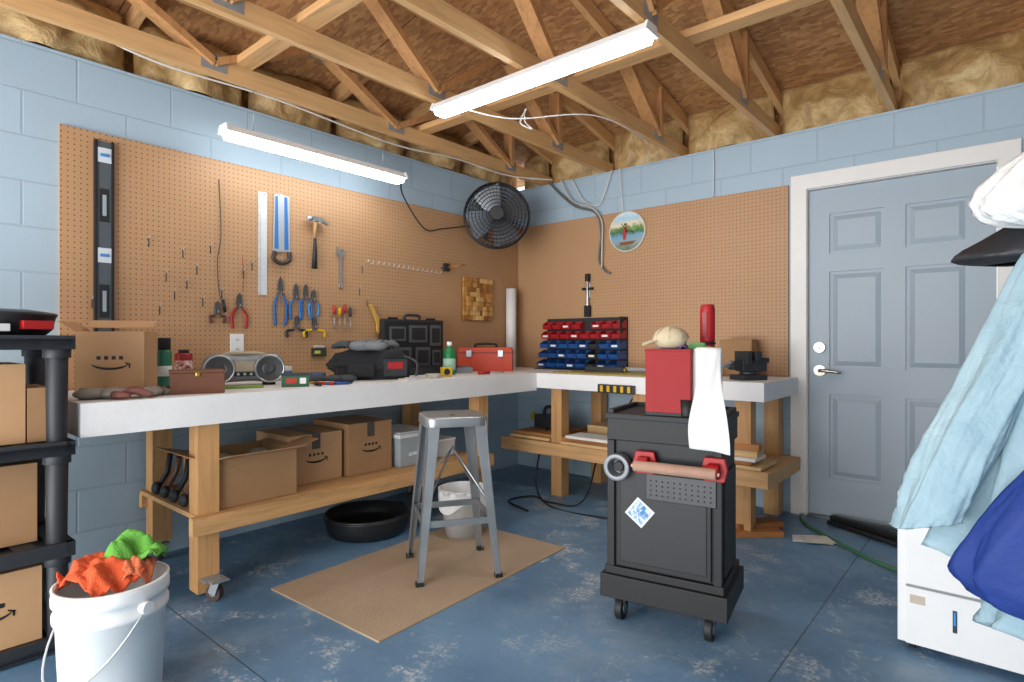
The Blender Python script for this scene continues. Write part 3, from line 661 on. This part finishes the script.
b.tube(catmull([(-.06,0,.38),(-.055,0,.41),(.055,0,.41),(.06,0,.38)]),.010,KC)
for x in(-.16,.16): b.box((x,-.0,.385),(.05,.05,.02),BLACK)
b.done('power_tool_case',(.10,-1.30,BT),R(84),bevel=.005)
b=B();gg=M('128044',.35)
b.lathe([(0,0),(.04,0),(.043,.01),(.043,.13),(.036,.165),(.018,.185),(.016,.195),(0,.195)],gg,28);b.cyl((0,0,.195),(0,0,.225),.018,WHITE);b.lathe([(.0435,.03),(.0438,.03),(.0438,.11),(.0435,.11)],M('a8d0b8',.4),28);b.done('green_bottle',(.42,-1.24,BT))
b=B();b.box((0,0,.02),(.15,.09,.04),M('8a8f92',.4));b.box((0,0,.043),(.13,.07,.006),M('5c6063',.5));b.done('small_tray',(.33,-1.03,BT),R(50),bevel=.004)
b=B();OR=M('c33c16',.5);b.box((0,0,.07),(.42,.19,.14),OR,taper=.98);b.box((0,0,.16),(.43,.20,.04),OR,taper=.93);b.box((0,0,.143),(.435,.205,.008),M('8c2c12',.4))
b.tube(catmull([(-.08,0,.178),(-.07,0,.205),(.07,0,.205),(.08,0,.178)]),.009,BLACK)
for x in(-.12,.12): b.box((x,-.104,.135),(.04,.012,.05),M('b9bcbf',.35,.8))
b.done('orange_toolbox',(.26,-.70,BT),R(38),bevel=.006)
B().bb((-.42,-.17,0),(.42,.17,.004),M('bfa836',.6)).bb((-.41,-.16,.004),(.41,.16,.0045),M('b3ab62',.6)).done('cutting_mat',(1.22,-.42,BT))
b=B();b.box((0,0,.018),(.30,.05,.035),M('2a2b2c',.5))
for i in range(6): b.box((-.11+i*.044,0,.0365),(.03,.03,.002),M('55585a',.5))
b.cyl((.15,0,.018),(.16,0,.018),.012,M('d8b02a',.5));b.tube(catmull([(-.15,0,.015),(-.22,.06,.008),(-.3,.05,.008),(-.35,.12,.008)]),.005,BLACK);b.done('power_strip',(1.12,-.36,BT+.005),R(5),bevel=.003)
b=B();b.tube(catmull([(-.1,0,.02),(0,.03,.02),(.1,.0,.02),(.14,-.06,.02)]),.018,M('a8aaac',.5));b.cyl((-.14,.01,.02),(-.1,0,.02),.02,BLACK);b.done('vacuum_hose_attachment',(1.35,-.30,BT+.005))
b=B();VG=M('3b3f43',.45,.4)
b.box((0,0,.015),(.14,.16,.03),VG);b.cyl((0,0,.03),(0,0,.05),.05,VG);b.box((0,.02,.085),(.08,.16,.07),VG);b.box((0,-.07,.085),(.06,.1,.05),VG);b.box((0,.03,.14),(.12,.04,.06),VG);b.box((0,-.035,.13),(.12,.035,.08),VG);b.box((0,.09,.115),(.07,.06,.03),VG)
b.cyl((0,-.12,.085),(0,-.19,.085),.014,STEEL);b.cyl((-.08,-.175,.06),(.08,-.175,.11),.006,STEEL);b.cyl((-.085,-.175,.058),(-.078,-.175,.061),.011,STEEL);b.cyl((.078,-.175,.109),(.085,-.175,.112),.011,STEEL)
b.done('bench_vise',(2.17,-.47,BT),R(-35),bevel=.004)
carton('cardboard_box',(2.00,-.14,BT),(.20,.16,.24),R(4),tape=False,opened=True,col=CARD2)
b=B();b.ell((0,0,.03),(.05,.04,.03),M('c8c4bc',.8),amp=.4,fr=3);b.done('crumpled_rag',(1.90,-.38,BT))
# small clutter on the bench tops
b=B()
for k,(c,a,x,y) in enumerate([('c02a20',.4,0,0),('2a5aa8',1.1,.05,.05),('202225',-.3,.02,-.05),('d8b020',.9,-.05,.02)]):
    b.cyl((x-.06*math.cos(a),y-.06*math.sin(a),.008),(x+.06*math.cos(a),y+.06*math.sin(a),.008),.0075,M(c,.4),n=12);b.cyl((x+.06*math.cos(a),y+.06*math.sin(a),.008),(x+.075*math.cos(a),y+.075*math.sin(a),.008),.004,BLACK,n=10)
b.done('marker_pens',(.62,-2.33,BT),0)
b=B();b.lathe([(.025,0),(.048,0),(.05,.003),(.05,.022),(.048,.025),(.025,.025),(.025,0)],M('b8b4a6',.5),32);b.done('tape_roll',(.60,-1.55,BT))
b=B();b.lathe([(.022,0),(.045,0),(.045,.04),(.022,.04),(.022,0)],M('3a5f8c',.5),32);b.done('tape_roll',(.22,-2.12,BT))
b=B();b.box((0,0,.03),(.07,.04,.06),YL);b.cyl((0,-.021,.032),(0,-.024,.032),.02,BLACK);b.box((.045,0,.008),(.03,.018,.003),STEEL);b.done('tape_measure',(.58,-1.42,BT),R(60),bevel=.006)
b=B();b.cyl((-.09,0,.012),(0,0,.012),.011,M('b02a1f',.4),n=14);b.cyl((0,0,.012),(.12,0,.012),.0035,STEEL,n=8);b.done('screwdriver',(.62,-1.05,BT),R(75))
b=B();b.lathe([(0,0),(.035,0),(.037,.004),(.037,.08),(.034,.085),(0,.085)],M('d0cfc8',.4),28);b.lathe([(.0372,.02),(.0375,.02),(.0375,.06),(.0372,.06)],M('2a5aa8',.5),28);b.done('small_can',(.17,-2.30,BT))
b=B();b.box((0,0,.004),(.16,.11,.008),M('d9d2c0',.7));b.box((.02,.01,.011),(.12,.09,.005),M('c4cdd4',.6),(0,0,.3));b.done('paper_notepad',(.66,-1.75,BT),R(80),bevel=.001)
b=B()
for k in range(14):
    x,y=random.uniform(-.15,.15),random.uniform(-.12,.12);a=random.uniform(0,pi);b.cyl((x,y,.004),(x+.03*math.cos(a),y+.03*math.sin(a),.004),.0035,STEEL if k%2 else M('b08d3c',.4,.7),n=8)
b.done('loose_screws',(.90,-.52,BT))
b=B();b.box((0,0,.03),(.16,.05,.05),M('2a2c2f',.5),(0,0,0));b.box((-.05,0,-.0+.03),(.05,.055,.056),M('c8a018',.5));b.cyl((.08,0,.035),(.14,0,.035),.012,STEEL);b.done('rotary_tool',(1.70,-.36,BT),R(25),bevel=.005)
b=B();b.lathe([(0,0),(.04,0),(.06,.045),(.057,.045),(.038,.004),(0,.004)],M('8c9093',.3,.7),28);b.done('steel_bowl',(1.78,-.17,BT))

# ------------------------------------------------------------------ under bench
SZ=.3575
carton('cardboard_box',(.52,-2.72,SZ),(.38,.36,.22),R(90),flap=.25,opened=True,col=CARD2)
carton('cardboard_box',(.40,-2.345,SZ),(.31,.34,.255),R(90),smile=.06,tape=True)
carton('cardboard_box',(.42,-2.02,SZ),(.29,.36,.285),R(90),smile=.06,tape=True,col=CARD2,label=False)
b=B();PT=M('bcc6ca',.25,var=.05,trans=.35)
b.box((0,0,.085),(.27,.34,.17),PT,taper=1.05);b.box((0,0,.182),(.30,.37,.022),M('d6dadc',.35));b.box((0,0,.196),(.25,.31,.008),M('d6dadc',.35));b.box((0,-.172,.09),(.15,.004,.06),multi('tub_label',['3a78b0','e8eef0','3a78b0'],20));b.box((0,0,.06),(.24,.3,.1),M('6f7f88',.8))
b.done('storage_tub',(.46,-1.70,SZ),R(90),bevel=.005)
b=B();b.box((0,0,.05),(.16,.2,.10),M('c7cccd',.4));b.box((0,0,.106),(.17,.21,.012),WHITE);b.done('small_storage_box',(.48,-1.42,SZ),R(90),bevel=.004)
b=B()
for i in range(4):
    b.tube([(.20+.11*i,-2.985,SZ+.012),(.20+.11*i,-2.93,SZ+.10+.02*(i%2)),(.22+.11*i,-2.925,SZ+.19)],.013,[BLACK,M('5b3a2c',.5)][i%2])
    b.ell((.20+.11*i,-2.98,SZ+.03),(.03,.02,.03),BLK2)
b.done('hand_clamps')
b=B();RP=M('1e2022',.4)
b.lathe([(0,.004),(.17,.004),(.20,.0),(.215,.008),(.228,.05),(.234,.09),(.236,.112),(.232,.118),(.224,.116),(.214,.06),(.19,.022),(0,.02)],RP,56)
b.lathe([(.235,.095),(.243,.098),(.243,.106),(.235,.11)],RP,56);b.cyl((0,0,.02),(0,0,.026),.05,RP);b.prism([(-.03,.116),(.03,.116),(.02,.122),(-.02,.122)],.225,.255,RP)
b.done('oil_drain_pan',(.52,-1.99,0.001))
b=B();b.lathe([(0,.004),(.10,.004),(.105,0),(.135,.26),(.142,.262),(.142,.268),(.13,.268),(.1,.01),(0,.01)],M('e0e2e2',.4),36)
def bg_(u,v):
    t=2*pi*u;r=.132+.016*math.sin(pi*v)+.006*noise.noise(Vector((math.cos(t)*4,math.sin(t)*4,v*3)));z=.24+.05*v if v<.5 else .265-.09*(v-.5)*2*(1+.4*math.sin(t*3))
    if v>=.5:r=.146+.004*math.sin(t*9)
    return (r*math.cos(t),r*math.sin(t),z)
b.surf(bg_,48,8,M('e8e8e8',.35,var=.03));b.cyl((0,0,.2),(0,0,.205),.12,M('9aa3a8',.7))
b.done('waste_bin',(.98,-1.66,0.001))

# ------------------------------------------------------------------ foreground left: bucket and resin shelf
b=B();BW_=M('e6e8e7',.38,var=.03)
b.lathe([(0,.01),(.118,.01),(.122,0),(.130,.01),(.141,.28),(.149,.282),(.149,.30),(.143,.302),(.144,.33),(.151,.332),(.151,.352),(.148,.358),(.151,.375),(.143,.378),(.139,.35),(.127,.03),(0,.03)],BW_,56)
P=[(.157*math.cos(t),.157*math.sin(t),.315-.20*math.sin(t)) for t in[pi*k/20 for k in range(21)]]
P=[(x,-abs(y)-.012,z) for x,y,z in P]
b.tube(P,.003,M('c8cacb',.4,.5),8);b.cyl(P[9],P[11],.009,BW_)
for e in(-1,1): b.cyl((e*.142,-.01,.315),(e*.166,-.01,.315),.018,BW_)
b.done('plastic_bucket',(1.265,-3.455,0.001),R(20))
def rag(name,loc,rz,m,sx,sy,seed,amp=.04):
    b=B()
    def f(u,v):
        x=(u-.5)*2;y=(v-.5)*2;n1=noise.noise(Vector((x*1.7+seed,y*1.7,seed)));n2=noise.noise(Vector((x*3,y*3+seed,1)));n3=noise.noise(Vector((x*7,y*7,seed)))
        rr=min(1,(x*x+y*y)**.5/1.1);k=1-.25*(x*x*y*y)
        return (x*sx*k*(1+.12*n1),y*sy*k*(1+.12*n2),.05*(1-rr**2)+amp*n1+.022*n2+.008*n3)
    b.surf(f,40,40,m);b.done(name,loc,rz,thick=.006)
rag('orange_rag',(1.25,-3.475,.385),R(15),M('d4552c',.95,bump=.6,bs=200),.125,.095,3)
rag('orange_rag',(1.285,-3.42,.390),R(75),M('cf7048',.95,bump=.6,bs=200),.07,.07,8)
rag('green_rag',(1.26,-3.40,.43),R(50),M('5fa03c',.95,bump=.6,bs=200),.095,.06,12,.05)
b=B();SB=M('25282d',.55);X0,X1,Y0,Y1=.38,.80,-4.28,-3.44
for z in(.06,.385,.744,1.12):
    b.bb((X0,Y0,z-.05),(X1,Y1,z-.012),SB);
    for k in range(9): yy=Y0+.04+k*(Y1-Y0-.08)/8;b.bb((X0+.03,yy-.03,z-.012),(X1-.03,yy+.03,z-.002),SB)
    b.bb((X0,Y0,z-.05),(X0+.025,Y1,z),SB);b.bb((X1-.025,Y0,z-.05),(X1,Y1,z),SB);b.bb((X0,Y1-.025,z-.05),(X1,Y1,z),SB);b.bb((X0,Y0,z-.05),(X1,Y0+.025,z),SB)
for x in(X0+.045,X1-.045):
    for y in(Y0+.045,Y1-.045):
        for za,zb in((.0,.335),(.335,.695),(.695,1.07)): b.cyl((x,y,za),(x,y,zb),.030,SB,.034);b.cyl((x,y,zb-.03),(x,y,zb),.042,SB)
b.done('resin_shelving_unit',bevel=.002)
carton('cardboard_box',(.60,-3.72,.745),(.30,.28,.275),R(90),tape=True,smile=.05)
carton('cardboard_box',(.62,-3.53,.745),(.07,.24,.19),R(90),tape=False,col=CARD2)
carton('cardboard_box',(.57,-3.72,.386),(.38,.26,.28),R(90),tape=False,col=CARD2)
carton('cardboard_box',(.60,-3.68,.061),(.30,.34,.255),R(90),tape=True,smile=.07)
b=B();b.lathe([(0,.0),(.13,0),(.15,.02),(.16,.065),(.165,.07),(.158,.075),(.15,.068),(0,.065)],BLACK,40);b.lathe([(.163,.07),(.168,.074),(.16,.08),(.09,.092),(0,.096)],M('303236',.3,.3),40);b.box((.155,.05,.035),(.05,.09,.030),M('a81a18',.4));b.box((.16,-.06,.025),(.04,.06,.025),M('d9d9d6',.4));b.done('roasting_pan',(.61,-3.62,1.121),R(10),bevel=.002)

# ------------------------------------------------------------------ right side: dehumidifier, coat stand
b=B();DH=M('e4e5e5',.35,var=.02);w,d,h=.42,.28,.56
b.box((0,0,h/2+.015),(w,d,h-.03),DH);b.box((0,0,h-.01),(w-.02,d-.02,.02),DH);b.box((0,-d/2-.003,.36),(w-.05,.008,.24),DH);b.box((0,-d/2-.003,.13),(w-.05,.008,.2),DH)
b.box((0,-d/2-.0075,.235),(w-.05,.003,.006),M('8f9395',.5));b.box((-.045,-d/2-.009,.145),(.012,.004,.075),M('27333f',.3));b.box((-.045,-d/2-.0115,.155),(.006,.002,.045),M('2f8fd8',.3));b.box((-.15,-d/2-.0078,.19),(.045,.002,.03),M('c0b4a4',.6))
for k in range(8): b.box((0,-.06+k*.018,h+.0005),(w*.6,.006,.003),M('7e8285',.5))
b.box((.14,-d/2-.009,.33),(.07,.003,.03),M('b9c2c8',.4))
for x in(-.17,.17):
    for y in(-.1,.1): b.cyl((x-.01,y,.0175),(x+.01,y,.0175),.0175,BLK2)
b.box((w/2+.002,0,.42),(.006,.12,.03),M('a9adaf',.5))
b.done('dehumidifier',(3.255,-1.39,0),R(0),bevel=.018)
b=B();CW=wood('5e3c26','z');CX,CY=3.58,-2.16
b.cyl((CX,CY,.03),(CX,CY,1.85),.02,CW)
for k in range(4): a=R(45+90*k);b.tube([(CX,CY,.12),(CX+.12*math.cos(a),CY+.12*math.sin(a),.08),(CX+.24*math.cos(a),CY+.24*math.sin(a),.012)],.014,CW)
hooks=[(-.45,-.3),(.3,-.5),(-.2,.55),(.5,.4)]
for a,c in hooks: b.tube(catmull([(CX,CY,1.62),(CX+a*.1,CY+c*.1,1.64),(CX+a*.17,CY+c*.17,1.66),(CX+a*.2,CY+c*.2,1.70)]),.009,CW)
b.ell((CX,CY,1.87),(.03,.03,.035),CW)
b.done('coat_stand')
def cloth(name,m,secs,th=.004,fold=.18,nf=9,seed=0,hem=None,n=110,k=8):
    b=B();S=catmull([Vector((s[1],s[2],s[0])) for s in secs],k);RR=catmull([Vector((s[3],s[4],0)) for s in secs],k);N=len(S)
    def f(u,v):
        i=min(int(round(v*(N-1))),N-1);p=S[i];r=RR[i];t=2*pi*u;g=(i/(N-1))
        ph=nf*t+seed+1.3*math.sin(g*4+t)+1.2*noise.noise(Vector((math.cos(t)*1.5+seed,math.sin(t)*1.5,g*2)))
        fo=1-abs(math.sin(ph/2))**.6*1.6+.3
        q=1+fold*(.25+.75*g)*(.55*fo+.5*noise.noise(Vector((math.cos(t)*2+seed,math.sin(t)*2,g*4)))+.2*noise.noise(Vector((math.cos(t)*6+seed,math.sin(t)*6,g*12))))
        dz=(hem(t)*g**3 if hem else 0)
        return (p.x+r.x*q*math.cos(t),p.y+r.y*q*math.sin(t),p.z+dz)
    b.surf(f,n,N-1,m);return b.done(name,thick=th)
def denim():
    n=NT('light_blue_denim');v=n.coord();f=n.noise(v,5,5,.7,1);f2=n.noise(v,300,2)
    a=n.ramp(f,[(.3,lin('7b9aa8')),(.7,lin('a0bac3'))]);a=n.mix(n.math('MULTIPLY',f2,.3),a,lin('b4c7cd'))
    n.l(a,n.b.inputs['Base Color']);n.b.inputs['Roughness'].default_value=.95;n.bump(n.noise(v,14,5,.6,.6),.5,.02);return n.m
JK=denim()
jk=cloth('light_blue_jacket',JK,[(1.62,3.50,-2.20,.02,.02),(1.50,3.49,-2.20,.06,.06),(1.30,3.48,-2.20,.10,.08),(1.12,3.46,-2.21,.13,.09),(.95,3.45,-2.22,.155,.10),(.80,3.43,-2.23,.175,.11),(.62,3.40,-2.24,.19,.12)],seed=1,nf=10,fold=.30,hem=lambda t:-.03*math.sin(2*t))
sl=cloth('sleeve',JK,[(1.36,3.45,-2.25,.03,.03),(1.28,3.42,-2.26,.055,.05),(1.08,3.355,-2.285,.065,.06),(.88,3.275,-2.32,.07,.06),(.74,3.225,-2.34,.065,.05),(.67,3.20,-2.345,.06,.045)],seed=3,nf=5,fold=.42,hem=lambda t:.02*math.cos(t))
sl.parent=jk
cloth('blue_tote_bag',M('17357f',.7,var=.1,bump=.5,bs=20),[(1.0,3.54,-2.36,.02,.02),(.86,3.50,-2.37,.09,.05),(.72,3.46,-2.37,.145,.055),(.60,3.44,-2.37,.165,.055),(.53,3.46,-2.37,.135,.045),(.50,3.48,-2.37,.02,.02)],seed=4,nf=7,fold=.32)
cloth('light_blue_shirt',JK,[(1.25,3.58,-2.28,.02,.02),(.9,3.56,-2.28,.10,.06),(.6,3.50,-2.28,.15,.08),(.44,3.48,-2.27,.17,.09)],seed=6,nf=8,fold=.25,hem=lambda t:-.02*math.sin(3*t))
bgm=M('e2e2e0',.35,var=.03,bump=.9,bs=22)
cloth('white_plastic_bag',bgm,[(1.62,3.50,-2.25,.01,.01),(1.56,3.47,-2.25,.05,.04),(1.48,3.43,-2.26,.10,.07),(1.41,3.41,-2.27,.115,.08),(1.37,3.42,-2.27,.085,.06),(1.35,3.44,-2.27,.01,.01)],seed=9,nf=9,fold=.42)
cloth('black_umbrella',M('232428',.5,bump=.4,bs=18),[(1.47,3.49,-2.16,.02,.03),(1.42,3.47,-2.17,.06,.06),(1.35,3.43,-2.18,.12,.08),(1.30,3.40,-2.19,.155,.09),(1.285,3.41,-2.19,.10,.06)],seed=2,nf=5,fold=.12)

# ------------------------------------------------------------------ floor clutter near door
b=B();b.box((0,0,.015),(.30,.12,.03),WB2,(0,0,.25));b.box((.02,.14,.015),(.32,.10,.03),wood('7a4c2e','x'),(0,0,.1));b.box((.03,.06,.045),(.28,.10,.03),wood('9a6238','x'),(0,0,.4));b.done('scrap_wood_blocks',(2.24,-.60,0.001),R(30))
b=B();HO=M('3f7050',.4);b.tube(catmull([(2.36,-.06,.012),(2.42,-.22,.012),(2.55,-.38,.012),(2.72,-.55,.012),(2.90,-.70,.012),(3.1,-.76,.012),(3.35,-.7,.012),(3.6,-.5,.012)],8),.010,HO,10);b.done('garden_hose',(0,0,0))
b=B();b.bb((-.32,-.02,0),(.32,.02,.045),BLACK);b.bb((-.32,-.035,0),(.32,.035,.01),BLK2);b.cyl((-.3,-.06,.015),(.25,-.09,.015),.012,BLACK);b.done('black_rubber_strip',(2.82,-.20,0.001),R(-25),bevel=.003)
b=B();b.add([(-.1,-.06,.002),(.1,-.05,.004),(.09,.07,.012),(-.09,.06,.002)],[(0,1,2,3)],WHITE);b.add([(-.02,-.09,.014),(.13,-.03,.006),(.08,.05,.016),(-.06,.0,.018)],[(0,1,2,3)],M('dcd6c8',.7));b.done('paper_sheets',(2.52,-.50,0.002),R(20),thick=.001)
# ------------------------------------------------------------------ cables
def cable(name,P,r,m,k=8): b=B();b.tube(catmull(P,k),r,m,8);b.done(name)
CWt=M('dedcd4',.5)
cable('white_wire',[(.255,-3.4,2.50),(.25,-3.0,2.43),(.25,-2.4,2.44),(.25,-1.6,2.40),(.25,-1.0,2.44),(.30,-.5,2.42),(.5,-.15,2.42)],.005,CWt)
cable('black_cable',[(.27,-1.53,2.19),(.12,-1.40,2.12),(.06,-1.15,1.93),(.05,-.95,1.96),(.12,-.62,2.03)],.005,BLACK)
cable('extension_cable',[(.38,-.04,2.44),(.50,-.04,2.32),(.65,-.04,2.20),(.84,-.04,2.12),(.89,-.04,1.95),(.87,-.04,1.75),(.92,-.04,1.66),(.97,-.03,1.63)],.009,M('6b6965',.5))
cable('extension_cable',[(.50,-.05,2.44),(.62,-.05,2.25),(.80,-.05,2.17),(.90,-.05,2.05),(.905,-.05,1.85),(.90,-.05,1.68)],.006,M('c9c7bf',.5))
cable('white_wire',[(.60,-.03,2.44),(.72,-.03,2.24),(.86,-.03,2.18),(.93,-.03,2.3),(.98,-.03,2.44)],.004,CWt)
cable('white_wire',[(1.78,-.015,2.44),(1.785,-.015,2.3),(1.78,-.015,2.1)],.004,CWt)
cable('white_wire',[(1.05,-.03,2.44),(1.06,-.03,2.3),(1.08,-.03,2.10)],.003,CWt)
cable('lamp_wire',[(.96,-1.70,2.43),(1.2,-1.5,2.36),(1.5,-1.1,2.42),(1.53,-.5,2.41),(1.3,-.1,2.42)],.004,CWt)
cable('floor_cord',[(1.3,-.1,.83),(1.2,-.2,.6),(1.1,-.35,.42),(1.2,-.75,.05),(1.0,-.85,.012),(.8,-.8,.012),(.75,-1.0,.012),(1.0,-1.1,.012)],.006,BLACK)
cable('floor_cord',[(.5,-.1,.83),(.6,-.3,.55),(.8,-.75,.2),(1.0,-.9,.012),(1.5,-.9,.012),(1.8,-.75,.012)],.006,BLACK)
b=B();b.tube(catmull([(1.22,-1.4,2.44),(1.20,-1.38,2.38),(1.24,-1.36,2.33),(1.20,-1.42,2.36),(1.23,-1.4,2.44)]),.004,CWt);b.done('coiled_wire')

# ------------------------------------------------------------------ camera, world
cam=bpy.data.cameras.new('camera');co=bpy.data.objects.new('camera',cam);SC.objects.link(co)
bpy.context.scene.camera=co;co.location=(3.35,-4.03,1.1);co.rotation_euler=(R(90),0,R(40.3));cam.lens=20.6;cam.clip_start=.02
w=bpy.data.worlds.new('world');bpy.context.scene.world=w;w.use_nodes=True
w.node_tree.nodes['Background'].inputs[0].default_value=(.9,.95,1,1);w.node_tree.nodes['Background'].inputs[1].default_value=1.6
def area(name,loc,rot,sx,sy,p,col=(1,1,1)):
    l=bpy.data.lights.new(name,'AREA');l.shape='RECTANGLE';l.size=sx;l.size_y=sy;l.energy=p;l.color=col
    o=bpy.data.objects.new(name,l);SC.objects.link(o);o.location=loc;o.rotation_euler=rot
area('added_front_fill',(1.9,-6.4,1.25),(R(90),0,0),3.4,2.2,125,(.98,.99,1))  # added fill lamp at the open front, out of view; opening is invented
area('added_roof_fill',(1.9,-6.0,.3),(R(125),0,0),3.4,1.0,110,(1,.98,.95))  # added low lamp tilted up to brighten the roof, unseen
